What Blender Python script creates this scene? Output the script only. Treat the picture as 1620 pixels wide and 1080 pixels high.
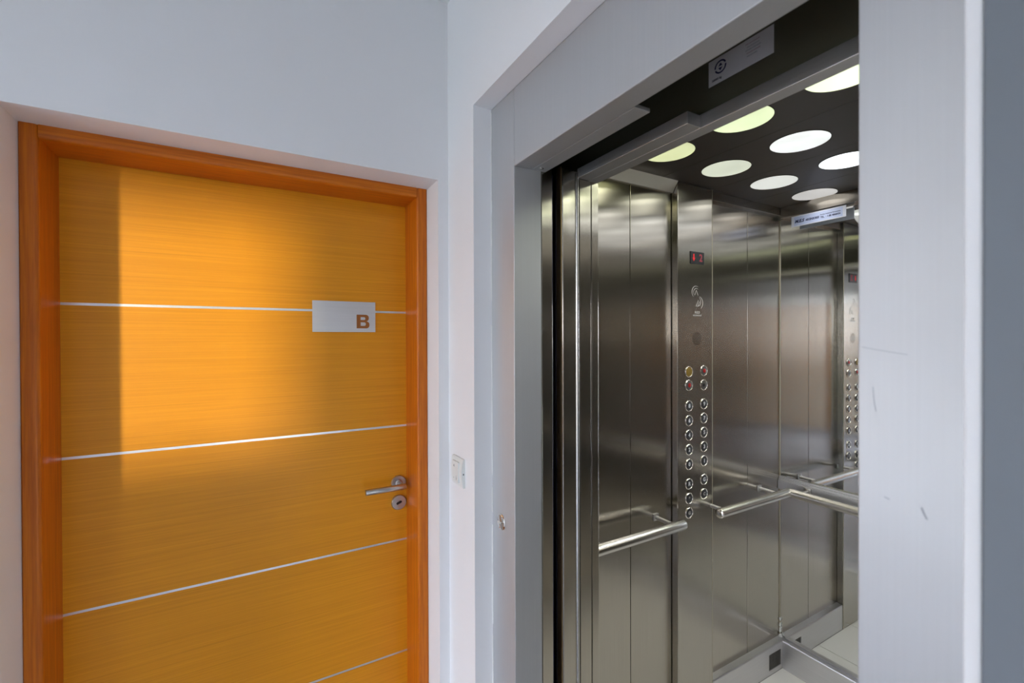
import bpy, bmesh, math, random
from mathutils import Vector, Matrix
random.seed(7)
for o in list(bpy.data.objects): bpy.data.objects.remove(o)
C = bpy.context.scene.collection
S = bpy.context.scene
E = 1.53            # eye height above the floor; every z below is written relative to the eye

# ------------------------------------------------------------------ camera
cd = bpy.data.cameras.new('camera'); cam = bpy.data.objects.new('camera', cd); C.objects.link(cam)
S.camera = cam
cd.sensor_width = 36.0; cd.lens = 36.0 * 715.15 / 1620
yaw, pit, rol = math.radians(29.79), math.radians(-.34), math.radians(-.178)
f = Vector((math.sin(yaw)*math.cos(pit), math.cos(yaw)*math.cos(pit), math.sin(pit)))
r0 = Vector((math.cos(yaw), -math.sin(yaw), 0)); u0 = r0.cross(f)
rr = r0*math.cos(rol) + u0*math.sin(rol); uu = rr.cross(f)
cam.matrix_world = Matrix(((rr.x, uu.x, -f.x, 0), (rr.y, uu.y, -f.y, 0), (rr.z, uu.z, -f.z, E), (0, 0, 0, 1)))
cd.clip_start = .01
cd.dof.use_dof = True; cd.dof.focus_distance = 1.7; cd.dof.aperture_fstop = 4.0

# ------------------------------------------------------------------ world, sun, exposure
S.view_settings.view_transform = 'Standard'; S.view_settings.look = 'None'
S.view_settings.gamma = 1; S.view_settings.use_curve_mapping = False
S.view_settings.exposure = 0.3
w = bpy.data.worlds.new('sky'); S.world = w; w.use_nodes = True
wn = w.node_tree.nodes; wl = w.node_tree.links
bg = wn['Background']; bg.inputs['Strength'].default_value = 14.3
tc = wn.new('ShaderNodeTexCoord'); sx = wn.new('ShaderNodeSeparateXYZ'); cr = wn.new('ShaderNodeValToRGB')
wl.new(tc.outputs['Generated'], sx.inputs[0]); 
mp = wn.new('ShaderNodeMapRange'); mp.inputs[1].default_value = -1; mp.inputs[2].default_value = 1
wl.new(sx.outputs['Z'], mp.inputs[0]); wl.new(mp.outputs[0], cr.inputs[0])
e = cr.color_ramp.elements
e[0].position = .0; e[0].color = (.17, .19, .20, 1)
e[1].position = 1; e[1].color = (.40, .56, .95, 1)
for p, c in ((.47, (.24, .27, .27, 1)), (.50, (.80, .83, .89, 1)), (.60, (.74, .80, .92, 1))):
    n = e.new(p); n.color = c
wl.new(cr.outputs[0], bg.inputs['Color'])
SUN_AZ = math.atan(.66); SUN_EL = math.radians(3.0)
sd = Vector((math.sin(SUN_AZ)*math.cos(SUN_EL), math.cos(SUN_AZ)*math.cos(SUN_EL), -math.sin(SUN_EL)))
sl = bpy.data.lights.new('sun', 'SUN'); so = bpy.data.objects.new('sun', sl); C.objects.link(so)
sl.energy = 2.8; sl.color = (1.0, .86, .50); sl.angle = math.radians(2.4)
so.rotation_euler = sd.to_track_quat('-Z', 'Y').to_euler(); so.location = (-4, -6, 4)

# sky portals: sampling guides in the three window openings (they give off no light of their own)
def portal(x, y, z, sx_, sy_, direction):
    a = bpy.data.lights.new('sky_portal', 'AREA'); a.shape = 'RECTANGLE'; a.size = sx_; a.size_y = sy_; a.cycles.is_portal = True
    o = bpy.data.objects.new('sky_portal', a); C.objects.link(o); o.location = (x, y, z+E)
    o.rotation_euler = Vector(direction).to_track_quat('-Z', 'Z').to_euler()
portal(-4.14, .31, -.395, 1.62, 2.23, (1, 0, 0))        # tall glazing, left wall
portal(-3.275, -3.14, .315, .69, .77, (0, 1, 0))        # small window, back wall
portal(.065, -3.14, -1.13, .83, .76, (0, 1, 0))         # added low glazing, back wall

# ------------------------------------------------------------------ materials
def new_mat(name):
    m = bpy.data.materials.new(name); m.use_nodes = True
    return m, m.node_tree.nodes, m.node_tree.links, m.node_tree.nodes['Principled BSDF']
def plain(name, col, rough=.5, metal=0, coat=0, spec=.5):
    m, N, L, b = new_mat(name)
    b.inputs['Base Color'].default_value = (*col, 1); b.inputs['Roughness'].default_value = rough
    b.inputs['Metallic'].default_value = metal; b.inputs['Coat Weight'].default_value = coat
    b.inputs['Specular IOR Level'].default_value = spec
    return m
def noise(N, L, scale, detail=3, vec=(1, 1, 1), rough=.5):
    t = N.new('ShaderNodeTexCoord'); mpn = N.new('ShaderNodeMapping'); mpn.inputs['Scale'].default_value = vec
    g = N.new('ShaderNodeNewGeometry')
    L.new(g.outputs['Position'], mpn.inputs[0])
    n = N.new('ShaderNodeTexNoise'); n.inputs['Scale'].default_value = scale; n.inputs['Detail'].default_value = detail
    n.inputs['Roughness'].default_value = rough
    L.new(mpn.outputs[0], n.inputs['Vector'])
    return n
def ramp(N, L, src, stops):
    r = N.new('ShaderNodeValToRGB'); el = r.color_ramp.elements
    el[0].position = stops[0][0]; el[0].color = (*stops[0][1], 1)
    el[1].position = stops[-1][0]; el[1].color = (*stops[-1][1], 1)
    for p, c in stops[1:-1]:
        k = el.new(p); k.color = (*c, 1)
    L.new(src, r.inputs[0]); return r
def steel(name, col, rough, aniso, grain='z', var=.03):
    """brushed stainless: fine grain lines, stretched highlight across the grain"""
    m, N, L, b = new_mat(name)
    sc = {'z': (1, 1, .012), 'h': (.02, .02, 1)}[grain]
    n = noise(N, L, 300, 2, sc)
    big = noise(N, L, 3.2, 3)
    lo = tuple(c*(1-var) for c in col); hi = tuple(min(1, c*(1+var)) for c in col)
    r = ramp(N, L, n.outputs['Fac'], [(.3, lo), (.7, hi)])
    L.new(r.outputs[0], b.inputs['Base Color'])
    b.inputs['Metallic'].default_value = 1
    rn = N.new('ShaderNodeMapRange'); rn.inputs[3].default_value = rough*.85; rn.inputs[4].default_value = rough*1.15
    L.new(big.outputs['Fac'], rn.inputs[0]); L.new(rn.outputs[0], b.inputs['Roughness'])
    b.inputs['Anisotropic'].default_value = aniso; b.inputs['Anisotropic Rotation'].default_value = 0
    g = N.new('ShaderNodeNewGeometry'); x = N.new('ShaderNodeVectorMath'); x.operation = 'CROSS_PRODUCT'
    L.new(g.outputs['True Normal'], x.inputs[0]); x.inputs[1].default_value = (.02, .05, 1)
    L.new(x.outputs[0], b.inputs['Tangent'])
    return m
def wall_paint(name, col):
    m, N, L, b = new_mat(name)
    n = noise(N, L, 60, 4); big = noise(N, L, 1.4, 2)
    r = ramp(N, L, big.outputs['Fac'], [(.3, tuple(c*.97 for c in col)), (.7, col)])
    L.new(r.outputs[0], b.inputs['Base Color']); b.inputs['Roughness'].default_value = .6
    bp = N.new('ShaderNodeBump'); bp.inputs['Strength'].default_value = .08; bp.inputs['Distance'].default_value = .002
    L.new(n.outputs['Fac'], bp.inputs['Height']); L.new(bp.outputs[0], b.inputs['Normal'])
    return m
def wood(name, c0, c1, c2, vec, rough, coat):
    m, N, L, b = new_mat(name)
    n = noise(N, L, 60, 5, vec, .65); n2 = noise(N, L, 22, 3, vec)
    mx = N.new('ShaderNodeMath'); mx.operation = 'ADD'; mul = N.new('ShaderNodeMath'); mul.operation = 'MULTIPLY'
    mul.inputs[1].default_value = .32; L.new(n2.outputs['Fac'], mul.inputs[0])
    m2 = N.new('ShaderNodeMath'); m2.operation = 'MULTIPLY'; m2.inputs[1].default_value = .68; L.new(n.outputs['Fac'], m2.inputs[0])
    L.new(m2.outputs[0], mx.inputs[0]); L.new(mul.outputs[0], mx.inputs[1])
    r = ramp(N, L, mx.outputs[0], [(.36, c0), (.5, c1), (.64, c2)])
    L.new(r.outputs[0], b.inputs['Base Color']); b.inputs['Roughness'].default_value = rough
    b.inputs['Coat Weight'].default_value = coat; b.inputs['Specular IOR Level'].default_value = .3; b.inputs['Coat Roughness'].default_value = .22
    bp = N.new('ShaderNodeBump'); bp.inputs['Strength'].default_value = .08; bp.inputs['Distance'].default_value = .001
    L.new(n.outputs['Fac'], bp.inputs['Height']); L.new(bp.outputs[0], b.inputs['Normal'])
    return m
M = {}
M['wall'] = wall_paint('white wall paint', (.83, .83, .84))
M['ceil'] = wall_paint('ceiling paint', (.80, .80, .80))
M['hall_floor'] = plain('hall floor tile', (.42, .43, .46), .25)
M['grout'] = plain('grout', (.20, .19, .17), .8)
M['veneer'] = wood('door veneer', (.70, .270, .005), (.78, .310, .007), (.85, .355, .011), (.06, .06, 9), .42, .10)
M['frame'] = wood('varnished frame timber', (.46, .105, .003), (.58, .145, .004), (.68, .19, .006), (4, 4, .12), .40, .12)
M['inlay'] = plain('aluminium inlay', (.80, .80, .82), .30, .9)
M['plate'] = steel('sign plate steel', (.70, .69, .69), .42, .3, 'h', .02)
M['recess_wood'] = plain('shade darkened backing', (.36, .115, .012), .5)  # veneer tone darkened for the shade inside the cut-out letter
M['nickel'] = plain('satin nickel', (.55, .54, .53), .28, 1)
M['steel_hall'] = steel('landing stainless', (.57, .575, .585), .62, .30, 'z', .012)
M['grey_panel'] = plain('grey blue panel', (.165, .185, .21), .6)
M['steel_cab'] = steel('cabin stainless', (.47, .435, .38), .18, .97)
M['steel_pil'] = steel('panel stainless', (.47, .44, .39), .19, .97)
M['steel_kick'] = steel('kickplate stainless', (.66, .65, .66), .42, .5, 'h')
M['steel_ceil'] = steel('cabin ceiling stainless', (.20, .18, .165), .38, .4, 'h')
M['cornice'] = plain('glare pale cornice steel', (.80, .76, .66), .5, 1)  # paler than the cabin steel, imitates glare from the ceiling lights
M['chrome'] = plain('satin rail', (.62, .60, .57), .27, 1)
M['ring'] = plain('chrome ring', (.85, .82, .76), .10, 1)
M['mirror'] = plain('mirror silver', (.80, .81, .80), .0, 1)
M['dark'] = plain('shaft black', (.010, .009, .010), .8)
M['fascia'] = plain('dark oiled fascia', (.085, .080, .048), .6)
M['hdr_dark'] = steel('car header steel', (.75, .73, .73), .45, .3, 'h')
M['rubber'] = plain('blue black seal', (.012, .012, .07), .3)
M['brass'] = plain('galvanised edge', (.45, .32, .18), .4, 1)
M['tile'] = plain('cabin floor tile', (.90, .87, .80), .35)
M['alu'] = plain('aluminium sill', (.55, .55, .55), .4, 1)
M['white_plastic'] = plain('white plastic', (.76, .78, .76), .35)
M['grey_print'] = plain('grey print', (.25, .26, .27), .6)
M['black'] = plain('black plastic', (.012, .012, .014), .3)
M['btn_face'] = plain('button face', (.045, .045, .05), .3)
M['btn_grey'] = plain('dull button metal', (.20, .19, .18), .35, .8)
M['btn_yellow'] = plain('yellow lens', (.26, .17, .03), .3)
M['btn_red'] = plain('red lens', (.40, .02, .02), .25)
M['numeral'] = plain('pale numeral', (.75, .77, .80), .5)
M['etch'] = plain('etched mark', (.62, .60, .57), .55, .6)
M['paper'] = plain('paper label', (.72, .70, .68), .6)
M['sign_white'] = plain('sign plastic', (.70, .72, .80), .4)
M['sign_blue'] = plain('sign blue field', (.50, .57, .78), .4)
M['navy'] = plain('navy ink', (.012, .014, .07), .5)
M['ink_black'] = plain('black ink', (.02, .02, .02), .5)
M['ink_red'] = plain('faded red ink', (.35, .16, .18), .5)
M['sealant'] = plain('sealant', (.82, .82, .80), .6)
M['corner'] = plain('pale corner bead', (.50, .45, .34), .4, .5)
M['scuff'] = plain('scuff', (.30, .31, .34), .6)
def emit(name, col, st):
    m, N, L, b = new_mat(name)
    b.inputs['Base Color'].default_value = (.03, .005, .005, 1)
    b.inputs['Emission Color'].default_value = (*col, 1); b.inputs['Emission Strength'].default_value = st
    return m
M['led_red'] = emit('red led', (1, .01, .015), .55)
M['led_dim'] = emit('dim red led', (1, .12, .16), .20)
DISC = {'green': (.80, .90, .50), 'warm': (.78, .82, .62), 'white': (.90, .93, .90), 'blue': (.86, .92, 1.0)}
for k, c in DISC.items():
    pass
def disc_mat(name, c, st):
    m, N, L, b = new_mat(name)
    n = noise(N, L, 9, 3); r = ramp(N, L, n.outputs['Fac'], [(.3, tuple(x*.82 for x in c)), (.6, c)])
    b.inputs['Base Color'].default_value = (.7, .7, .68, 1); b.inputs['Roughness'].default_value = .5
    L.new(r.outputs[0], b.inputs['Emission Color']); b.inputs['Emission Strength'].default_value = st
    return m
def glass_mat():
    m, N, L, b = new_mat('window glass')
    b.inputs['Base Color'].default_value = (1, 1, 1, 1); b.inputs['Roughness'].default_value = 0
    b.inputs['IOR'].default_value = 1.01; b.inputs['Transmission Weight'].default_value = 1
    t = N.new('ShaderNodeBsdfTransparent'); gl = N.new('ShaderNodeBsdfGlossy'); gl.inputs['Roughness'].default_value = 0
    mx = N.new('ShaderNodeMixShader'); mx.inputs[0].default_value = .06
    L.new(t.outputs[0], mx.inputs[1]); L.new(gl.outputs[0], mx.inputs[2])
    L.new(mx.outputs[0], N['Material Output'].inputs[0])
    return m
M['glass'] = glass_mat()

# ------------------------------------------------------------------ helpers
def bx(bm, x0, x1, y0, y1, z0, z1, bev=0, seg=2):
    """box with eye-relative z, optional bevel"""
    t = bmesh.new(); bmesh.ops.create_cube(t, size=1)
    sx_, sy_, sz_ = x1-x0, y1-y0, z1-z0
    for v in t.verts: v.co = Vector(((x0+x1)/2+v.co.x*sx_, (y0+y1)/2+v.co.y*sy_, (z0+z1)/2+E+v.co.z*sz_))
    if bev: bmesh.ops.bevel(t, geom=t.edges[:], offset=min(bev, .45*min(sx_, sy_, sz_)), segments=seg, affect='EDGES', profile=.5)
    merge(bm, t)
def merge(bm, t):
    me = bpy.data.meshes.new('tmp'); t.to_mesh(me); t.free(); bm.from_mesh(me); bpy.data.meshes.remove(me)
def cyl(bm, p, axis, r, h, seg=32, r2=None, bev=0):
    """cylinder from p along axis (z of p eye-relative)"""
    t = bmesh.new(); bmesh.ops.create_cone(t, cap_ends=True, segments=seg, radius1=r, radius2=r if r2 is None else r2, depth=h)
    if bev:
        ed = [k for k in t.edges if len(k.link_faces) == 2 and any(len(q.verts) > 4 for q in k.link_faces)]
        bmesh.ops.bevel(t, geom=ed, offset=bev, segments=2, affect='EDGES', profile=.5)
    a = Vector(axis).normalized(); q = Vector((0, 0, 1)).rotation_difference(a)
    mt = Matrix.Translation(Vector((p[0], p[1], p[2]+E)) + a*h/2) @ q.to_matrix().to_4x4()
    bmesh.ops.transform(t, matrix=mt, verts=t.verts); merge(bm, t)
def lathe(bm, p, axis, prof, seg=32, closed=False):
    """revolve (r, h) profile around axis through p"""
    a = Vector(axis).normalized(); q = Vector((0, 0, 1)).rotation_difference(a).to_matrix()
    o = Vector((p[0], p[1], p[2]+E)); rings = []
    for (rad, h) in prof:
        rings.append([bm.verts.new(o + q @ Vector((rad*math.cos(2*math.pi*i/seg), rad*math.sin(2*math.pi*i/seg), h))) for i in range(seg)])
    prs = list(zip(rings, rings[1:])) + ([(rings[-1], rings[0])] if closed else [])
    for A, B in prs:
        for i in range(seg):
            bm.faces.new((A[i], A[(i+1) % seg], B[(i+1) % seg], B[i]))
    if not closed:
        bm.faces.new(rings[0][::-1]); bm.faces.new(rings[-1])
def prism(bm, pts, axis, a0, a1):
    """extrude 2-D outline; axis 'z': pts (x,y); 'y': pts (x,z); 'x': pts (y,z)"""
    def mk(p, a):
        if axis == 'z': return Vector((p[0], p[1], a+E))
        if axis == 'y': return Vector((p[0], a, p[1]+E))
        return Vector((a, p[0], p[1]+E))
    A = [bm.verts.new(mk(p, a0)) for p in pts]; B = [bm.verts.new(mk(p, a1)) for p in pts]; n = len(pts)
    bm.faces.new(A); bm.faces.new(B[::-1])
    for i in range(n): bm.faces.new((A[i], B[i], B[(i+1) % n], A[(i+1) % n]))
def wloc(o):
    v = Vector((0, 0, 0))
    while o: v = v + o.location; o = o.parent
    return v
def obj(name, bm, mat, parent=None, smooth=False, label=None):
    bmesh.ops.recalc_face_normals(bm, faces=bm.faces[:])
    if parent is None:
        xs = [v.co for v in bm.verts]
        c = Vector(((min(v.x for v in xs)+max(v.x for v in xs))/2, (min(v.y for v in xs)+max(v.y for v in xs))/2, min(v.z for v in xs)))
        base = c
    else:
        base = wloc(parent)
        xs = [v.co for v in bm.verts]
        c = Vector(((min(v.x for v in xs)+max(v.x for v in xs))/2, (min(v.y for v in xs)+max(v.y for v in xs))/2, (min(v.z for v in xs)+max(v.z for v in xs))/2))
    for v in bm.verts: v.co -= c
    me = bpy.data.meshes.new(name); bm.to_mesh(me); bm.free()
    me.materials.append(M[mat] if isinstance(mat, str) else mat)
    if smooth:
        for p in me.polygons: p.use_smooth = True
        try: me.set_sharp_from_angle(angle=math.radians(40))
        except Exception: pass
    o = bpy.data.objects.new(name, me); C.objects.link(o)
    if parent is None: o.location = c
    else: o.parent = parent; o.location = c - base
    if label: o['label'] = label
    return o
def box(name, x0, x1, y0, y1, z0, z1, mat, parent=None, bev=.0, label=None):
    bm = bmesh.new(); bx(bm, x0, x1, y0, y1, z0, z1, bev); return obj(name, bm, mat, parent, False, label)
def thing(name, loc, label, cat, group=None):
    o = bpy.data.objects.new(name, None); C.objects.link(o); o.empty_display_size = .05
    o.location = (loc[0], loc[1], loc[2]+E); tag(o, label, cat, group); return o
def tag(o, label, cat, group=None):
    o['label'] = label; o['category'] = cat
    if group: o['group'] = group
    return o
def struct(o): o['kind'] = 'structure'; return o
def sempty(name, loc, label=None, cat=None):
    o = bpy.data.objects.new(name, None); C.objects.link(o); o.location = (loc[0], loc[1], loc[2]+E); o['kind'] = 'structure'
    if label: o['label'] = label
    if cat: o['category'] = cat
    return o
def text(name, s, size, origin, xdir, ydir, mat, parent, bold=0, ext=.0004, align='CENTER', shear=0, sx=1, label=None):
    cu = bpy.data.curves.new('t', 'FONT'); cu.body = s; cu.size = size; cu.align_x = align; cu.align_y = 'CENTER'
    cu.extrude = ext; cu.offset = bold; cu.resolution_u = 3; cu.shear = shear
    to = bpy.data.objects.new('t', cu); C.objects.link(to)
    me = bpy.data.meshes.new_from_object(to.evaluated_get(bpy.context.evaluated_depsgraph_get()))
    bpy.data.objects.remove(to)
    X = Vector(xdir).normalized(); Y = Vector(ydir).normalized(); Z = X.cross(Y)
    bm = bmesh.new(); bm.from_mesh(me); bpy.data.meshes.remove(me)
    O = Vector((origin[0], origin[1], origin[2]+E))
    for v in bm.verts: v.co = O + X*v.co.x*sx + Y*v.co.y + Z*v.co.z
    return obj(name, bm, mat, parent, False, label)

# ------------------------------------------------------------------ setting
XW, YW = .543, 1.356                     # lift wall plane, door wall plane
NL, NR, NT = -.4655, .5090, .502         # door niche
OY0, OY1, OT = .147, 1.165, .660         # lift opening in the wall
ZF, ZC = -E, 1.066
XL, YB = -4.0, -3.0                      # left wall, near wall
def zz(v): return v
struct(tag(box('floor', XL-.2, .60, YB-.2, 1.80, ZF-.12, ZF, 'hall_floor'), 'grey tiled hallway floor below the frame', 'floor'))
struct(tag(box('ceiling', XL-.2, .62, YB-.2, 1.80, ZC, ZC+.12, 'ceil'), 'white ceiling meeting the two white walls in the top corner', 'ceiling'))
bm = bmesh.new()
bx(bm, XL-.2, NL, YW, 1.78, ZF, ZC); bx(bm, NR, .62, YW, 1.78, ZF, ZC); bx(bm, NL, NR, YW, 1.78, NT, ZC)
bx(bm, NL, NR, 1.66, 1.78, ZF, NT)
struct(tag(obj('wall_front', bm, 'wall'), 'white painted wall with the deep recess around the orange wooden door', 'wall'))
bm = bmesh.new()
bx(bm, XW, .62, OY1, YW, ZF, ZC); bx(bm, XW, .60, OY0, OY1, OT, ZC); bx(bm, XW, .60, YB-.2, OY0, ZF, ZC)
bx(bm, .60, .62, OY0, OY1, OT+.002, ZC)
struct(tag(obj('wall_right', bm, 'wall'), 'white painted wall holding the elevator opening', 'wall'))
# left wall with tall glazing, back wall with the small window that lets the sun reach the door
W3 = (-.50, 1.12, ZF+.02, .72)
bm = bmesh.new()
bx(bm, XL-.12, XL, YB-.2, W3[0], ZF, ZC); bx(bm, XL-.12, XL, W3[1], YW, ZF, ZC)
bx(bm, XL-.12, XL, W3[0], W3[1], ZF, W3[2]); bx(bm, XL-.12, XL, W3[0], W3[1], W3[3], ZC)
struct(tag(obj('wall_left', bm, 'wall'), 'white wall far left of the viewer with the tall glazing', 'wall'))
W1 = (-3.62, -2.93, -.07, .70); G = (-.35, .48, ZF+.02, -.75)
bm = bmesh.new()
bx(bm, XL, W1[0], YB-.12, YB, ZF, ZC); bx(bm, W1[1], G[0], YB-.12, YB, ZF, ZC); bx(bm, G[1], XW, YB-.12, YB, ZF, ZC)
for W in (W1, G):
    bx(bm, W[0], W[1], YB-.12, YB, ZF, W[2]); bx(bm, W[0], W[1], YB-.12, YB, W[3], ZC)
struct(tag(obj('wall_back', bm, 'wall'), 'white wall behind the viewer with the small sunny window and added low glazing', 'wall'))
def window(name, plane, a0, a1, z0, z1, bars, label):
    """aluminium window; plane ('x',v) or ('y',v)"""
    ax, v = plane; mid = (a0+a1)/2
    root = sempty(name, (v, mid, z0) if ax == 'x' else (mid, v, z0), label, 'window')
    def b2(nm, p0, p1, q0, q1, t, mat):
        if ax == 'x': return box(nm, v-t/2, v+t/2, p0, p1, q0, q1, mat, root)
        return box(nm, p0, p1, v-t/2, v+t/2, q0, q1, mat, root)
    fw = .03
    b2('window_frame', a0, a0+fw, z0, z1, .05, 'alu'); b2('window_frame', a1-fw, a1, z0, z1, .05, 'alu')
    b2('window_frame', a0+fw, a1-fw, z0, z0+fw, .05, 'alu'); b2('window_frame', a0+fw, a1-fw, z1-fw, z1, .05, 'alu')
    xs = [a0+fw] + list(bars) + [a1-fw]
    for p in bars: b2('mullion', p-.015, p+.015, z0+fw, z1-fw, .045, 'alu')
    for i in range(len(xs)-1): b2('pane', xs[i]+(.015 if i else 0), xs[i+1]-(.015 if i < len(bars) else 0), z0+fw, z1-fw, .006, 'glass')
window('window_1', ('y', YB-.06), *W1, [], 'small aluminium window behind the viewer, out of the picture')
window('window_3', ('x', XL-.06), *W3, [.31], 'full height glazing of the stair hall, out of the picture')
window('low_fill_glazing', ('y', YB-.06), *G, [.04], 'low glazing added behind the viewer to let in cool fill light')  # unseen low opening, added so cool sky light reaches the door recess
d3 = sempty('reflection_dark_door', (XL+.03, -1.75, ZF), 'wood veneer door added on the left wall, out of the picture, to darken reflections', 'door')  # added unseen door, darkens what the mirror and cabin steel reflect
box('door_leaf', XL+.001, XL+.03, -2.25, -1.25, ZF, .50, 'veneer', d3); box('jamb', XL+.001, XL+.045, -2.33, -2.251, ZF, .50, 'frame', d3); box('jamb', XL+.001, XL+.045, -1.249, -1.17, ZF, .50, 'frame', d3); box('head', XL+.001, XL+.045, -2.33, -1.17, .501, .57, 'frame', d3)
# corner bead and grey panel to the right of the lift opening
box_o = box('trim_1', XW-.0025, XW+.02, OY0-.0115, OY0+.0005, ZF, ZC, 'wall', None, .002)
struct(tag(box_o, 'pale painted vertical corner strip between the light steel jamb and the darker grey panel', 'trim'))

# ------------------------------------------------------------------ apartment door
d = sempty('door_1', (.02, 1.60, ZF), 'orange wood veneer apartment door with four horizontal metal lines', 'door')
YL = 1.59; DL, DR = -.4400, .4830; DT = .4860; gz = [.0945, -.3070, -.7130, -1.1130]; gh = .0035
zs = [DT] + gz + [ZF+.006]
for i in range(5):
    hi = zs[i] - (gh if i else 0); lo = zs[i+1] + (gh if i < 4 else 0)
    box('veneer_panel', DL, DR, YL, YL+.042, lo, hi, 'veneer', d, .0006)
for z in gz: box('metal_inlay', DL, DR, YL+.0012, YL+.04, z-gh, z+gh, 'inlay', d, label='slim bright metal inlay line across the door')
h = None
# frame
FL, FR, FT, YF = NL, NR, NT+.0005, 1.461
IL, IR, IT = -.4315, .4735, .4700
def jamb_profile(xo, xi, sgn):
    # rounded inner arris towards the opening
    pts = [(xo, YF+.003), (xo+sgn*.003, YF)]
    R = .009
    for k in range(7):
        a = math.pi/2*k/6
        pts.append((xi - sgn*R + sgn*R*math.sin(a), YF + R - R*math.cos(a)))
    pts += [(xi, 1.588), (xi-sgn*.0, 1.655), (xo, 1.655)]
    return pts
fr = sempty('trim_2', (.02, 1.52, ZF), 'reddish orange varnished timber frame around the apartment door', 'door frame')
for xo, xi, s in ((FL, IL, 1), (FR, IR, -1)):
    bm = bmesh.new(); prism(bm, jamb_profile(xo, xi, s), 'z', ZF, FT-.0005); obj('jamb', bm, 'frame', fr, True)
bm = bmesh.new(); R = .009
pts = [(YF+.003, FT), (YF, FT-.003)]
pts = [(YF, FT)] + [(YF+R-R*math.cos(math.pi/2*k/6), IT+R-R*math.sin(math.pi/2*k/6)) for k in range(7)] + [(1.655, IT), (1.655, FT)]
mf = wood('varnished head timber', (.46, .105, .003), (.58, .145, .004), (.68, .19, .006), (.12, 4, 4), .40, .12)
prism(bm, pts, 'x', IL, IR); obj('head', bm, mf, fr, True)
# handle set on rosettes
hs = thing('lever_handle', (.444, YL, -.53), 'satin metal lever door handle with round rosette on the orange door', 'door handle')
def rosette(bm, x, z):
    lathe(bm, (x, YL-.0001, z), (0, -1, 0), [(.0265, 0), (.0265, .006), (.0245, .0085), (.011, .0085), (.011, .0085)], 40)
bm = bmesh.new(); rosette(bm, .444, -.508); obj('rosette', bm, 'nickel', hs, True)
bm = bmesh.new(); lathe(bm, (.444, YL-.0085, -.508), (0, -1, 0), [(.0125, 0), (.0125, .004), (.0095, .006), (.0095, .050)], 28); obj('spindle_neck', bm, 'nickel', hs, True)
bm = bmesh.new(); cyl(bm, (.4555, YL-.055, -.508), (-1, 0, 0), .0098, .136, 28, bev=.0012); obj('lever', bm, 'nickel', hs, True)
ks = thing('keyhole_rosette', (.444, YL, -.604), 'round satin keyhole cover plate under the lever handle', 'keyhole cover')
bm = bmesh.new()
lathe(bm, (.444, YL-.0001, -.577), (0, -1, 0), [(.0265, 0), (.0265, .006), (.0245, .0085)], 40); obj('rosette', bm, 'nickel', ks, True)
bm = bmesh.new()
pts = []
for k in range(9): a = math.radians(90+180*k/8); pts.append((-.006+.0042*math.cos(a), .0042*math.sin(a)))
for k in range(9): a = math.radians(-90+180*k/8); pts.append((.006+.0042*math.cos(a), .0042*math.sin(a)))
ca, sa = math.cos(math.radians(20)), math.sin(math.radians(20))
prism(bm, [(.444+x*ca-z*sa, -.577+x*sa+z*ca) for x, z in pts], 'y', YL-.0095, YL-.004); obj('keyhole', bm, 'black', ks, label='dark slot of the keyhole')
# sign plate with cut-out B
def spl(cu, pts):
    s = cu.splines.new('POLY'); s.points.add(len(pts)-1)
    for p, q in zip(s.points, pts): p.co = (q[0], q[1], 0, 1)
    s.use_cyclic_u = True
def dshape(x0, x1, z0, z1, r):
    pts = [(x0, z0)]
    for k in range(9): a = math.radians(-90+90*k/8); pts.append((x1-r+r*math.cos(a), z0+r+r*math.sin(a)))
    for k in range(9): a = math.radians(90*k/8); pts.append((x1-r+r*math.cos(a), z1-r+r*math.sin(a)))
    pts.append((x0, z1)); return pts
cu = bpy.data.curves.new('c', 'CURVE'); cu.dimensions = '2D'; cu.fill_mode = 'BOTH'; cu.extrude = .0009
PX, PZ = .166, .0245; PWd, PH = .1995, .1020
spl(cu, [(0, 0), (PWd, 0), (PWd, PH), (0, PH)])
bx0, bx1, bz0, bz1 = .1375, .1800, .0125, .0590; bm_ = .0365
lower = dshape(bx0, bx1, bz0, bm_, .0105); upper = dshape(bx0, bx1-.002, bm_, bz1, .0100)
outl = lower[:18] + [(bx1-.0075, bm_)] + upper[2:18] + [(bx0, bz1)]
spl(cu, [lower[0]] + lower[1:18] + upper[2:])
spl(cu, dshape(bx0+.0135, bx1-.0125, bz0+.0085, bm_-.0035, .005)); spl(cu, dshape(bx0+.0135, bx1-.0140, bm_+.0045, bz1-.0085, .004))
to = bpy.data.objects.new('c', cu); C.objects.link(to)
me = bpy.data.meshes.new_from_object(to.evaluated_get(bpy.context.evaluated_depsgraph_get())); bpy.data.objects.remove(to)
bm = bmesh.new(); bm.from_mesh(me)
for v in bm.verts: v.co = Vector((PX+v.co.x, YL-.0033-v.co.z, PZ+E+v.co.y))
sp = thing('door_sign', (PX+PWd/2, YL, PZ), 'brushed metal sign plate with cut-out letter B on the orange door', 'sign')
obj('sign_plate', bm, 'plate', sp)
box('backing', PX+.004, PX+PWd-.004, YL-.0022, YL, PZ+.004, PZ+PH-.004, 'recess_wood', sp, label='orange wood showing through the cut-out B, its colour darkened as recess shade')

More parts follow.
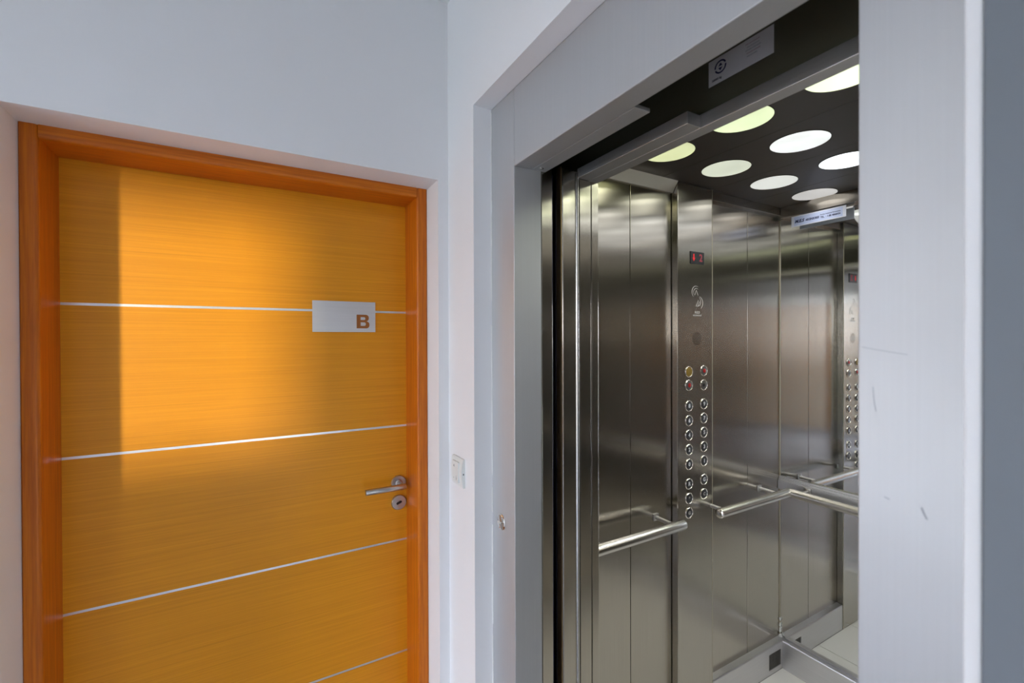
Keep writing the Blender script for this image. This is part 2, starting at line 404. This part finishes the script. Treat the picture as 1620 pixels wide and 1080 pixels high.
# ------------------------------------------------------------------ wall switch
sw = thing('light_switch', (XW, 1.271, -.443), 'white plastic wall switch plate between the orange door and the elevator', 'switch')
bm = bmesh.new(); n = 8; y0, y1, z0, z1 = 1.2295, 1.3125, -.443, -.358
prof = [(z0, 0), (z0, .006)] + [(z0+.004+(z1-z0-.008)*k/n, .008+.0045*math.sin(math.pi*k/n)) for k in range(n+1)] + [(z1, .006), (z1, 0)]
t = bmesh.new()
A = [t.verts.new((XW-dx, y0, z+E)) for z, dx in prof]; B = [t.verts.new((XW-dx, y1, z+E)) for z, dx in prof]
t.faces.new(A); t.faces.new(B[::-1])
for i in range(len(A)-1): t.faces.new((A[i], B[i], B[i+1], A[i+1]))
t.faces.new((A[-1], B[-1], B[0], A[0])); merge(bm, t)
obj('cover_plate', bm, 'white_plastic', sw, True)
box('switch_rocker', XW-.0155, XW-.010, 1.249, 1.293, -.432, -.369, 'white_plastic', sw, .0015)
text('arrow_mark', '^', .020, (XW-.0157, 1.279, -.387), (0, -1, 0), (0, 0, 1), 'grey_print', sw, 0, .0002)
text('tick_mark', '-', .016, (XW-.0157, 1.281, -.419), (0, -1, 0), (0, 0, 1), 'grey_print', sw, 0, .0002)
text('lamp_mark', 'i', .020, (XW-.0157, 1.262, -.418), (0, -1, 0), (0, 0, 1), 'grey_print', sw, 0, .0002)
box('side_screw', XW-.0075, XW-.0045, y0-.0006, y0+.001, -.4035, -.3985, 'black', sw)

# ------------------------------------------------------------------ landing door frame (architrave)
JX, JE = .600, .686
ef = thing('elevator_door_frame', (.62, .65, ZF), 'brushed stainless steel surround of the open elevator doorway', 'elevator door frame')
box('jamb', JX, JE, 1.0352, OY1+.03, ZF, OT, 'steel_hall', ef, .0018, label='narrow far steel jamb beside the white wall switch')
box('jamb', JX, JE, OY0-.03, .2520, ZF, OT, 'steel_hall', ef, .0015, label='wide near pale steel jamb at the right of the doorway')
bm = bmesh.new(); bx(bm, JX, .655, .2525, 1.0342, .456, OT, .0020); obj('header', bm, 'steel_hall', ef)
bm = bmesh.new(); bx(bm, .6565, .698, .655, 1.034, .4560, .4640, .0008); obj('track_cover', bm, 'steel_hall', ef, label='short steel strip under the header, ending halfway')
bm = bmesh.new(); lathe(bm, (.672, 1.012, .4562), (0, 0, -1), [(.0062, 0), (.0062, .0015), (.0035, .0015), (.003, -.002)], 20)
obj('release_lock', bm, 'ring', ef, True)
# irregular filler bead along the jamb
bm = bmesh.new(); k = 60
for i in range(k):
    z0_ = ZF+.02+(OT-ZF-.03)*i/k; z1_ = ZF+.02+(OT-ZF-.03)*(i+1)/k
    if random.random() < .12: continue
    wd = .0012+.0016*random.random()*(1.6 if z0_ < -.6 else 1)
    bx(bm, JX-.0018, JX-.00005, OY1-wd, OY1-.00005, z0_, z1_)
obj('filler_bead', bm, 'sealant', ef)['kind'] = 'stuff'
# scuffs on near jamb
bm = bmesh.new()
def scratch(bm, pts, w_):
    for (ya, za), (yb, zb) in zip(pts, pts[1:]):
        dy, dz = yb-ya, zb-za; L_ = math.hypot(dy, dz); ny, nz = -dz/L_*w_, dy/L_*w_
        v = [bm.verts.new((JX-.00015, y_, z_+E)) for y_, z_ in ((ya-ny, za-nz), (yb-ny, zb-nz), (yb+ny, zb+nz), (ya+ny, za+nz))]
        bm.faces.new(v)
scratch(bm, [(.248, -.0105), (.236, -.013), (.222, -.0155), (.207, -.018)], .00035)
scratch(bm, [(.2375, -.055), (.2365, -.070), (.2345, -.082)], .0004)
scratch(bm, [(.1950, -.176), (.1930, -.182), (.1905, -.187)], .0009)
scratch(bm, [(.2270, -.1745), (.2220, -.176)], .0006)
obj('scratch', bm, 'scuff', ef, label='dark scratches on the near steel jamb')
cl = tag(box('grey_wall_panel', .534, XW, -.60, OY0-.013, ZF, ZC-.002, 'grey_panel', None, .0015), 'darker blue grey flat panel at the right edge of the picture', 'wall panel')  # thin sheet over the wall in a darker blue grey
# key switch / call button on the far jamb
kb = thing('call_button', (JX, 1.109, -.535), 'small round chrome call lock set in the far steel jamb', 'call button')
bm = bmesh.new(); lathe(bm, (JX-.0001, 1.109, -.511), (-1, 0, 0), [(.0225, 0), (.0225, .002), (.0195, .0035), (.0175, .0010)], 36); obj('bezel', bm, 'ring', kb, True)
bm = bmesh.new(); lathe(bm, (JX-.001, 1.115, -.503), (-1, 0, 0), [(.011, 0), (.011, .002), (.008, .0035)], 24); obj('push_cap', bm, 'chrome', kb, True)
bm = bmesh.new(); lathe(bm, (JX-.001, 1.102, -.521), (-1, 0, 0), [(.0095, 0), (.0095, .003), (.006, .0035), (.0055, .0015)], 24); obj('key_barrel', bm, 'nickel', kb, True)

# ------------------------------------------------------------------ shaft between landing and car
sh = thing('shaft_enclosure', (.74, .65, ZF-.1), 'elevator shaft walls, near black to give the unlit gap beside the doors its darkness', 'shaft')  # closes the shaft against light; its unlit depth is put into near-black walls
bm = bmesh.new()
bx(bm, .62, 2.5, 1.30, 1.33, ZF-.1, 1.06); bx(bm, .62, 2.5, -.03, 0, ZF-.1, 1.06); bx(bm, .62, 2.5, 0, 1.30, 1.03, 1.06)
bx(bm, .622, .66, 0, .116, ZF-.1, 1.03); bx(bm, .622, .66, 1.196, 1.30, ZF-.1, 1.03); bx(bm, .622, .655, .11, 1.2, OT+.002, 1.03)
bx(bm, 2.47, 2.5, 0, 1.30, ZF-.1, 1.03); bx(bm, .62, 2.5, 0, 1.30, ZF-.12, ZF-.08)
obj('shaft_wall', bm, 'dark', sh)
ld = thing('landing_door', (.705, 1.12, ZF), 'retracted stainless steel landing door, only its edge showing beside the far jamb', 'elevator door')
box('door_leaf', .688, .7235, 1.0362, 1.29, ZF, .470, 'steel_cab', ld, .001)
box('edge_seal', .7385, .7525, 1.075, 1.12, ZF, .470, 'rubber', ld, label='dark bluish rubber edge in the door gap')
box('leaf_edge', .7545, .7568, 1.038, 1.06, ZF, .485, 'brass', ld, label='thin bronze coloured edge')
cdr = thing('car_door', (.787, 1.12, ZF), 'retracted stainless steel car door with rounded bright edge in the doorway', 'elevator door')
bm = bmesh.new(); X0, X1, Yf = .7575, .8165, 1.0352; R = .006; pts = [(X0, 1.215), (X0, Yf+.002), (X0+.002, Yf)]
pts += [(X1-R+R*math.sin(math.pi/2*k/6), Yf-.0+R-R*math.cos(math.pi/2*k/6)) for k in range(7)] + [(X1, 1.215)]
prism(bm, pts, 'z', ZF+.005, .478); obj('door_leaf', bm, 'steel_cab', cdr, True)
bm = bmesh.new(); lathe(bm, (.8090, 1.0352, ZF+.005), (0, 0, 1), [(.0050, 0), (.0050, 1.53+.47)], 20); obj('rounded_nosing', bm, 'chrome', cdr, True, 'bright rounded vertical edge')
sl_ = thing('door_sill', (.74, .65, ZF-.03), 'grooved aluminium threshold of the elevator doorway', 'threshold')
for x0, x1 in ((.60, .625), (.630, .668), (.673, .71), (.74, .775), (.780, .82), (.825, .888)):
    box('sill_rail', x0, x1, .2, 1.1, ZF-.03, ZF, 'alu', sl_)

# ------------------------------------------------------------------ elevator cabin
MX = 2.150; YP, YR, YN = 1.190, 1.220, .090; CZ = .603
cb = thing('elevator_cabin', (1.5, .65, ZF-.04), 'dim brushed steel elevator cabin seen through the open doorway', 'elevator cabin')
g = .0013
def wallp(x0, x1, y, t=.012, zt=.585):
    return box('wall_panel', x0+g, x1-g, min(y, y+t), max(y, y+t), ZF, zt, 'steel_cab', cb, .0012)
for x0, x1 in ((.891, 1.197), (1.197, 1.4130), (1.6220, 1.900), (1.900, MX+.012)): wallp(x0, x1, YR)
for x0, x1 in ((.891, 1.20), (1.20, 1.51), (1.51, 1.83), (1.83, MX+.012)): wallp(x0, x1, YN, -.012)
box('panel_backing', .89, MX+.02, YR+.013, YR+.02, ZF, CZ+.03, 'dark', cb); box('panel_backing', .89, MX+.02, YN-.02, YN-.013, ZF, CZ+.03, 'dark', cb)
box('rear_wall', MX+.006, MX+.02, YN, YR, ZF, CZ+.03, 'steel_cab', cb)
# front returns
for y0, y1 in ((1.0355, YR+.013), (YN-.013, .2515)):
    box('front_return', .8190, .8600, y0, y1, ZF, .4595, 'steel_cab', cb, .001); box('front_return', .8620, .8890, y0, y1, ZF, .4595, 'steel_cab', cb, .0022)
# header of the car
bm = bmesh.new(); bx(bm, .810, .8525, .655, 1.0345, .4600, .4870, .0008); obj('car_header_plate', bm, 'hdr_dark', cb, label='short dark steel plate in front of the car header')
bm = bmesh.new(); bx(bm, .8535, .888, YN-.01, YR+.01, .4600, .4900, .0008); obj('car_header', bm, 'hdr_dark', cb)
box('header_fascia', .876, .888, YN-.01, YR+.01, .4905, 1.02, 'fascia', cb, label='dark oily fascia above the car doorway')
# cornice
bm = bmesh.new(); prism(bm, [(YR, .563), (1.2120, .563), (1.1860, CZ-.0005), (YR, CZ-.0005)], 'x', .89, 1.4135); obj('cornice', bm, 'cornice', cb, label='sloping cornice strip left of the control panel, coloured paler as lamp glare')
box('cornice', 1.6225, MX+.004, 1.2005, YR, .565, CZ-.0005, 'steel_cab', cb, .001)
box('cornice', .89, MX+.004, YN, .110, .565, CZ-.0005, 'steel_cab', cb, .001)
box('cornice', 2.118, 2.1495, .112, 1.199, .552, CZ-.0005, 'steel_cab', cb, .001)
# ceiling strips
cs = [.890, 1.330, 1.625, 1.915, MX+.005]
for a, b in zip(cs, cs[1:]): box('ceiling_panel', a+g, b-g, YN, YR, CZ, CZ+.01, 'steel_ceil', cb, .0006)
box('roof_board', .89, MX+.02, YN-.02, YR+.02, CZ+.0105, CZ+.03, 'dark', cb)
# kickplates
def kick_prof(y, s): return [(y, ZF), (y-s*.024, ZF), (y-s*.024, -1.4075), (y-s*.0215, -1.4035), (y, -1.4000)]
for x0, x1 in ((.891, 1.4135), (1.6225, 2.1235)):
    bm = bmesh.new()
    if x0 > 1.5:
        # leave an opening for the vent grille
        for xa, xb, za, zb in ((x0, 2.018, ZF, -1.4075), (2.112, x1, ZF, -1.4075), (2.018, 2.112, ZF, -1.508), (2.018, 2.112, -1.436, -1.4075)):
            bx(bm, xa, xb, YR-.028, YR-.024, za, zb)
        prism(bm, [(YR-.028, -1.4075), (YR-.0255, -1.4030), (YR, -1.4000), (YR, -1.4075)], 'x', x0, MX+.004)
        bx(bm, x0, x1, YR-.0235, YR-.019, ZF, -1.4080)
    else:
        prism(bm, [(YR, ZF), (YR-.028, ZF), (YR-.028, -1.4075), (YR-.0255, -1.4030), (YR, -1.4000)], 'x', x0, x1)
    obj('kickplate', bm, 'steel_kick', cb)
bm = bmesh.new(); prism(bm, [(YN, ZF), (YN+.028, ZF), (YN+.028, -1.4075), (YN+.0255, -1.4030), (YN, -1.4000)], 'x', .891, 2.1235); obj('kickplate', bm, 'steel_kick', cb)
bm = bmesh.new(); prism(bm, [(MX, ZF), (MX-.0285, ZF), (MX-.0285, -1.4075), (MX-.0265, -1.4030), (MX-.012, -1.4030), (MX-.0115, -1.4060), (MX-.008, -1.4060), (MX-.008, -1.398), (MX, -1.398)], 'y', YN, YR-.0285); obj('kickplate', bm, 'steel_kick', cb)
bm = bmesh.new(); bx(bm, MX-.0035, MX-.0002, YR-.0035, YR-.0002, -1.395, .550, .001); obj('corner_bead', bm, 'corner', cb, label='thin pale vertical bead in the far mirror corner')
bm = bmesh.new()
for k in range(26):
    zz_ = -1.402 + abs(random.gauss(0, .05)); r_ = .0018+random.random()*.0022
    if zz_ > -1.27: continue
    t = bmesh.new(); bmesh.ops.create_icosphere(t, subdivisions=1, radius=r_)
    for v in t.verts: v.co = Vector((v.co.x*(.7+.6*random.random()), v.co.y, v.co.z*1.6)) + Vector((MX-.004-random.random()*(.012 if zz_ < -1.39 else .002), YR-.004-random.random()*(.012 if zz_ < -1.39 else .002), zz_+E))
    merge(bm, t)
obj('sealant_crumbs', bm, 'sealant', cb, label='crumbling pale sealant at the foot of the mirror corner')['kind'] = 'stuff'
# floor tiles
box('floor_base', .889, MX+.01, YN-.01, YR+.01, ZF-.035, ZF-.0095, 'grout', cb)
tx = [.8905, 1.2230, 1.5430, 1.8630, 2.1225]; ty = [YN+.028, .31, .63, .95, YR-.028]
for a, b in zip(tx, tx[1:]):
    for c_, d_ in zip(ty, ty[1:]): box('floor_tile', a+.001, b-.001, c_+.001, d_-.001, ZF-.009, ZF, 'tile', cb, .0008)
# vent grille
vg = thing('vent_grille', (2.065, YR-.02, -1.508), 'small dark slatted vent in the kickplate at the cabin corner', 'vent')
box('vent_back', 2.018, 2.112, YR-.0235, YR-.0237, -1.508, -1.436, 'dark', vg)
for i in range(11):
    xx = 2.0225 + i*.0082; box('slat', xx, xx+.0034, YR-.0270, YR-.0240, -1.508, -1.436, 'btn_grey', vg)

# ceiling lights
kinds = {(0, 0): ((.80, .86, .42), .72), (1, 0): ((.80, .86, .66), .62), (2, 0): ((.88, .90, .84), .62), (3, 0): ((.86, .83, .80), .46),
         (0, 1): ((.80, .93, .52), .88), (1, 1): ((.92, .96, .94), .84), (2, 1): ((.90, .96, 1.0), 1.3), (3, 1): ((.90, .94, 1.0), 1.2),
         (0, 2): ((.88, 1.0, .62), 1.25), (1, 2): ((.92, .97, .96), 1.3), (2, 2): ((.90, .96, 1.0), 1.3), (3, 2): ((.90, .94, 1.0), 1.2),
         (0, 3): ((.88, 1.0, .62), 1.2), (1, 3): ((.92, .97, .96), 1.2), (2, 3): ((.90, .96, 1.0), 1.2), (3, 3): ((.90, .94, 1.0), 1.2)}
rown = ['in the row nearest the doorway', 'in the second row from the doorway', 'in the third row from the doorway', 'in the row along the mirror']
coln = ['yellowish round ceiling light above the control panel wall', 'round ceiling light, second from the control panel wall', 'round ceiling light, third from the control panel wall', 'round ceiling light farthest from the control panel wall']
DX = [1.170, 1.463, 1.756, 2.050]; DY = [1.020, .770, .520, .270]
for i in range(4):
    for j in range(4):
        c_, st = kinds[(i, j)]
        nm = coln[j] if j else ('dim round ceiling light above the control panel wall')
        cl_ = thing('ceiling_light', (DX[i], DY[j], CZ-.002), nm + ' ' + rown[i], 'ceiling light', 'round ceiling lights of the elevator cabin')
        bm = bmesh.new(); lathe(bm, (DX[i], DY[j], CZ-.0001), (0, 0, -1), [(.0830, 0), (.0830, .0010), (.0800, .0012), (.0800, 0)], 48, True); obj('rim', bm, 'steel_ceil', cl_, True)
        bm = bmesh.new(); lathe(bm, (DX[i], DY[j], CZ-.0001), (0, 0, -1), [(.0800, 0), (.0800, .0008), (.06, .0012), (.02, .0014)], 48); obj('diffuser', bm, disc_mat('light diffuser', c_, st*.92), cl_, True)

# one lamp behind every diffuser, throwing its light down into the cabin
for i in range(4):
    for j in range(4):
        c_, st = kinds[(i, j)]
        ll = bpy.data.lights.new('cabin_lamp', 'SPOT'); ll.energy = 1.9*st; ll.color = tuple(.5+.5*v for v in c_)
        ll.spot_size = math.radians(165); ll.spot_blend = .6; ll.shadow_soft_size = .06
        lo_ = bpy.data.objects.new('cabin_lamp', ll); C.objects.link(lo_); lo_.location = (DX[i], DY[j], CZ+E-.012)

# mirror
mr = thing('mirror', (MX, .65, -1.398), 'tall mirror covering the rear wall of the elevator cabin', 'mirror')
box('mirror_pane', MX-.0001, MX+.005, .092, YR-.001, -.645, .5520, 'mirror', mr, label='upper mirror pane above the handrail')
box('mirror_pane', MX-.0001, MX+.005, .092, YR-.001, -1.398, -.705, 'mirror', mr, label='lower mirror pane below the handrail')
bm = bmesh.new(); bx(bm, 2.132, MX-.0002, .094, YR-.001, -.7060, -.6640, .0012); obj('middle_rail', bm, 'steel_kick', mr)
bm = bmesh.new(); bx(bm, 2.1385, MX-.0002, .094, YR-.001, -.6638, -.6540, .0008); obj('middle_rail', bm, 'steel_kick', mr)
bm = bmesh.new(); bx(bm, 2.1440, MX-.0002, .094, YR-.001, -.6538, -.6460, .0008); obj('middle_rail', bm, 'steel_kick', mr)

# handrails
RR = .0190; RY = 1.130; RZ = -.686
def bracket(bm, x, y, z, to):
    """short post from rail to wall"""
    dx, dy = to
    cyl(bm, (x, y, z), (dx, dy, 0), .0065, math.hypot(dx, dy), 16)
h1 = thing('handrail', (1.15, RY, RZ-RR), 'steel tube handrail left of the control panel', 'handrail')
bm = bmesh.new(); cyl(bm, (.93, RY, RZ), (1, 0, 0), RR, .443, 36, bev=.0025); obj('rail_tube', bm, 'chrome', h1, True)
for x in (1.325, .985):
    bm = bmesh.new(); cyl(bm, (x, RY, RZ+.006), (0, 1, .0), .0075, YR-RY-.001, 16); bx(bm, x-.014, x+.014, YR-.006, YR-.0005, RZ-.006, RZ+.020, .002); obj('bracket', bm, 'nickel', h1, True)
h2 = thing('handrail', (1.83, RY, RZ-RR), 'angled steel tube handrail running from the control panel into the mirror corner', 'handrail')
CXR = 2.062
def mitre(p0, p1, cutn, parent, nm, flip):
    t = bmesh.new(); a = Vector(p1)-Vector(p0); cyl(t, p0, a, RR, a.length, 36)
    O = Vector((CXR, RY, RZ+E)); 
    res = bmesh.ops.bisect_plane(t, geom=t.verts[:]+t.edges[:]+t.faces[:], plane_co=O, plane_no=cutn, clear_outer=True)
    ed = [k for k in t.edges if k.is_boundary]
    if ed: bmesh.ops.contextual_create(t, geom=ed)
    return obj(nm, t, 'chrome', parent, True)
nx = Vector((1, 1, 0)).normalized()
mitre((1.583, RY, RZ), (CXR+.03, RY, RZ), Vector((1, 1, 0)), h2, 'rail_tube', 0)
mitre((CXR, .14, RZ), (CXR, RY+.03, RZ), Vector((1, 1, 0)), h2, 'rail_tube', 0)
bm = bmesh.new(); lathe(bm, (1.5832, RY, RZ), (-1, 0, 0), [(RR, 0), (RR, .003), (RR*.8, .006), (RR*.3, .0075)], 32); obj('end_cap', bm, 'ring', h2, True)
for x in (1.612, 1.985):
    bm = bmesh.new(); cyl(bm, (x, RY, RZ+.006), (0, 1, .0), .0075, YR-RY-.001, 16); bx(bm, x-.014, x+.014, YR-.006, YR-.0005, RZ-.006, RZ+.020, .002); obj('bracket', bm, 'nickel', h2, True)
for y in (1.085, .65, .20):
    bm = bmesh.new(); cyl(bm, (CXR, y, RZ+.004), (1, 0, 0), .0075, 2.131-CXR, 16); bx(bm, 2.122, 2.1315, y-.014, y+.014, RZ-.006, RZ+.020, .002); obj('bracket', bm, 'nickel', h2, True)

# ------------------------------------------------------------------ control panel
cp = thing('control_panel', (1.517, YR, ZF), 'full height steel elevator control panel with two columns of round buttons', 'control panel')
box('panel_plate', 1.4150, 1.6200, YP, YR+.012, ZF, CZ-.001, 'steel_pil', cp, .0028)
box('folded_edge', 1.6185, 1.6206, YP-.0006, YP+.002, ZF, CZ-.001, 'corner', cp, .0004, 'thin bright folded edge of the panel')
BL = [('yellow', '', -.131), ('red', '', -.184), ('n', '8', -.265), ('n', '6', -.322), ('n', '4', -.379), ('n', '2', -.436), ('n', '0', -.493), ('n', 'R', -.570), ('d', '*', -.627), ('d', 'G', -.684)]
BR = [('red', '', -.130), ('key', '', -.187), ('n', '9', -.263), ('n', '7', -.320), ('n', '5', -.377), ('n', '3', -.434), ('n', '1', -.491), ('n', 'G', -.566), ('d', 'C', -.624)]
XD, ZD = (1, 0, 0), (0, 0, 1)
blab = {'yellow': 'button with a yellow lens', 'red': 'button with a red lens', 'key': 'round key switch', }
for col, X in ((BL, 1.478), (BR, 1.5665)):
    for kd, s, z in col:
        bm = bmesh.new(); lathe(bm, (X, YP-.0001, z), (0, -1, 0), [(.0218, 0), (.0218, .0018), (.0207, .0030), (.0192, .0030), (.0182, .0020), (.0180, .0008)], 28, False)
        b = obj('button', bm, 'ring', cp, True, blab.get(kd) or ('button marked ' + s if kd == 'n' else None))
        bm = bmesh.new(); lathe(bm, (X, YP-.0010, z), (0, -1, 0), [(.0176, 0), (.0176, .0006), (.0165, .0010)], 24)
        obj('button_cap', bm, {'yellow': 'btn_yellow', 'red': 'btn_grey', 'key': 'btn_grey'}.get(kd, 'btn_face'), b, True)
        if kd == 'red':
            bm = bmesh.new(); lathe(bm, (X+.001, YP-.0019, z), (0, -1, 0), [(.0085, 0), (.0085, .0015), (.004, .003)], 20); obj('red_lens', bm, 'btn_red', b, True)
        elif kd == 'key':
            bm = bmesh.new(); lathe(bm, (X-.002, YP-.0019, z), (0, -1, 0), [(.0065, 0), (.0065, .0012), (.006, .0013)], 20); obj('key_slot', bm, 'black', b, True)
        elif s:
            text('numeral', s, .021 if kd == 'n' else .017, (X, YP-.0026, z), XD, ZD, 'numeral' if kd == 'n' else 'etch', b, .0006, .0004)
# display
dp = box('display', 1.4855, 1.5650, YP-.003, YP+.001, .2930, .3410, 'black', cp, .0008, 'small dark display with a red arrow and digit')
bm = bmesh.new(); prism(bm, [(1.5000, .331), (1.5060, .331), (1.5060, .316), (1.5115, .316), (1.5030, .303), (1.4945, .316), (1.5000, .316)], 'y', YP-.0038, YP-.0031); obj('arrow', bm, 'led_red', dp, label='lit red down arrow')
text('digit', '2', .040, (1.5445, YP-.0035, .3165), XD, ZD, 'led_dim', dp, .001, .0003, label='dim red digit 2')
# emblem engraved: two facing crescents over two lines of lettering
em = bmesh.new(); ec = (1.527, .158)
def crescent(bm, cx, cz, r, a0, a1, w_):
    n_ = 18; A, B = [], []
    for k in range(n_+1):
        a = math.radians(a0+(a1-a0)*k/n_); ww = w_*(.15+math.sin(math.pi*k/n_))
        A.append(bm.verts.new((cx+(r+ww/2)*math.cos(a), YP-.0004, cz+(r+ww/2)*math.sin(a)+E))); B.append(bm.verts.new((cx+(r-ww/2)*math.cos(a), YP-.0004, cz+(r-ww/2)*math.sin(a)+E)))
    for k in range(n_): bm.faces.new((A[k], A[k+1], B[k+1], B[k]))
crescent(em, 1.520, .182, .024, 60, 230, .0025); crescent(em, 1.522, .180, .017, 50, 210, .0020)
crescent(em, 1.534, .140, .026, -60, 80, .0025); crescent(em, 1.530, .145, .018, -110, 70, .0020)
for a, b in (((1.512, .170), (1.521, .190)), ((1.521, .190), (1.532, .170)), ((1.530, .125), (1.541, .146)), ((1.520, .125), (1.534, .150))):
    dx, dz = b[0]-a[0], b[1]-a[1]; L_ = math.hypot(dx, dz); nx_, nz_ = -dz/L_*.0009, dx/L_*.0009
    em.faces.new([em.verts.new((p[0], YP-.0005, p[1]+E)) for p in ((a[0]-nx_, a[1]-nz_), (b[0]-nx_, b[1]-nz_), (b[0]+nx_, b[1]+nz_), (a[0]+nx_, a[1]+nz_))])
obj('emblem', em, 'etch', cp, label='faint engraved swirl emblem')
text('emblem_text', 'M.E.S', .014, (1.527, YP-.0003, .102), XD, ZD, 'etch', cp, .0002, .0002)
text('emblem_text', 'ASCENSORES', .0085, (1.527, YP-.0003, .090), XD, ZD, 'etch', cp, .0001, .0002)
# speaker grille: rings of small holes
bm = bmesh.new()
for r_, n_ in ((0, 1), (.006, 6), (.012, 12), (.018, 16), (.024, 22)):
    for k in range(n_):
        a = 2*math.pi*k/n_ + r_*40; cyl(bm, (1.5250+r_*math.cos(a), YP-.0006, -.002+r_*math.sin(a)), (0, 1, 0), .0017, .0008, 8)
o_ = obj('speaker_holes', bm, 'black', cp, label='round cluster of tiny speaker holes'); o_['kind'] = 'stuff'

# ------------------------------------------------------------------ stickers and signs
# label on the dark fascia
st = thing('maintenance_sticker', (.876, .575, .548), 'long pale paper sticker with blue round arrow emblem above the car doorway', 'sticker')
FX = .8758; ya, yb, za, zb = .652, .508, .5510, .6060
box('sticker_sheet', FX-.0005, FX, yb, ya, za, zb, 'paper', st)
YDm = (0, -1, 0)
bm = bmesh.new()
def arc_x(bm, cy, cz, r, a0, a1, w_, x, n_=20):
    A, B = [], []
    for k in range(n_+1):
        a = math.radians(a0+(a1-a0)*k/n_)
        A.append(bm.verts.new((x, cy-(r+w_/2)*math.cos(a), cz+(r+w_/2)*math.sin(a)+E))); B.append(bm.verts.new((x, cy-(r-w_/2)*math.cos(a), cz+(r-w_/2)*math.sin(a)+E)))
    for k in range(n_): bm.faces.new((A[k], A[k+1], B[k+1], B[k]))
ey, ez = ya-.029, za+.033
arc_x(bm, ey, ez, .0125, 20, 185, .0035, FX-.0008); arc_x(bm, ey, ez, .0125, 200, 365, .0035, FX-.0008)
for s in (1, -1):
    tri = [(-.005, s*.0015), (.005, s*.0015), (0, s*.0085)]
    bm.faces.new([bm.verts.new((FX-.0008, ey-p[0], ez+p[1]+E)) for p in tri])
obj('emblem', bm, 'navy', st, label='dark blue ring of two arrows')
text('print_line', '20000 kg', .0062, (FX-.0007, ya-.020, za+.010), YDm, ZD, 'ink_black', st, .0002, .0001)
for i in range(5):
    wdt = (.050, .040, .052, .046, .036)[i]; y_ = yb+.012+(.006, .010, .004, .006, .014)[i]
    s = 'iiiiinniiinnuiinnniuiinnui'[:int(wdt/.0022)]
    text('print_line', s, .0042, (FX-.0007, y_+wdt/2, zb-.009-.0062*i), YDm, ZD, 'ink_red' if i in (0, 3) else 'grey_print', st, 0, .0001)
# company sign above the mirror
sg = thing('company_sign', (2.117, 1.041, .499), 'white and blue elevator company sign above the mirror', 'sign')
SXp = 2.1165; sy0, sy1, sz0, sz1 = .9310, 1.1480, .4985, .5455
box('sign_board', SXp-.002, SXp+.001, sy0, sy1, sz0, sz1, 'sign_white', sg, .0005)
box('sign_field', SXp-.0023, SXp-.0015, sy0+.012, sy1-.012, sz0+.004, sz1-.004, 'sign_blue', sg)
text('sign_text', 'M.E.S', .0185, (SXp-.0026, sy1-.0155, .5200), YDm, ZD, 'navy', sg, .0007, .0002, 'LEFT', .25, .95)
text('sign_text', 'ASCENSORES', .0125, (SXp-.0026, sy1-.0600, .5190), YDm, ZD, 'navy', sg, .0005, .0002, 'LEFT', .25, .74)
text('sign_text', 'Servicio Asistencia Permanente', .0072, (SXp-.0026, sy0+.0200, .5275), YDm, ZD, 'navy', sg, .0001, .0002, 'RIGHT', 0, .85)
text('sign_text', 'TEL.  : 1-88 4868434', .0105, (SXp-.0026, sy0+.0200, .5160), YDm, ZD, 'navy', sg, .0003, .0002, 'RIGHT', 0, .86)
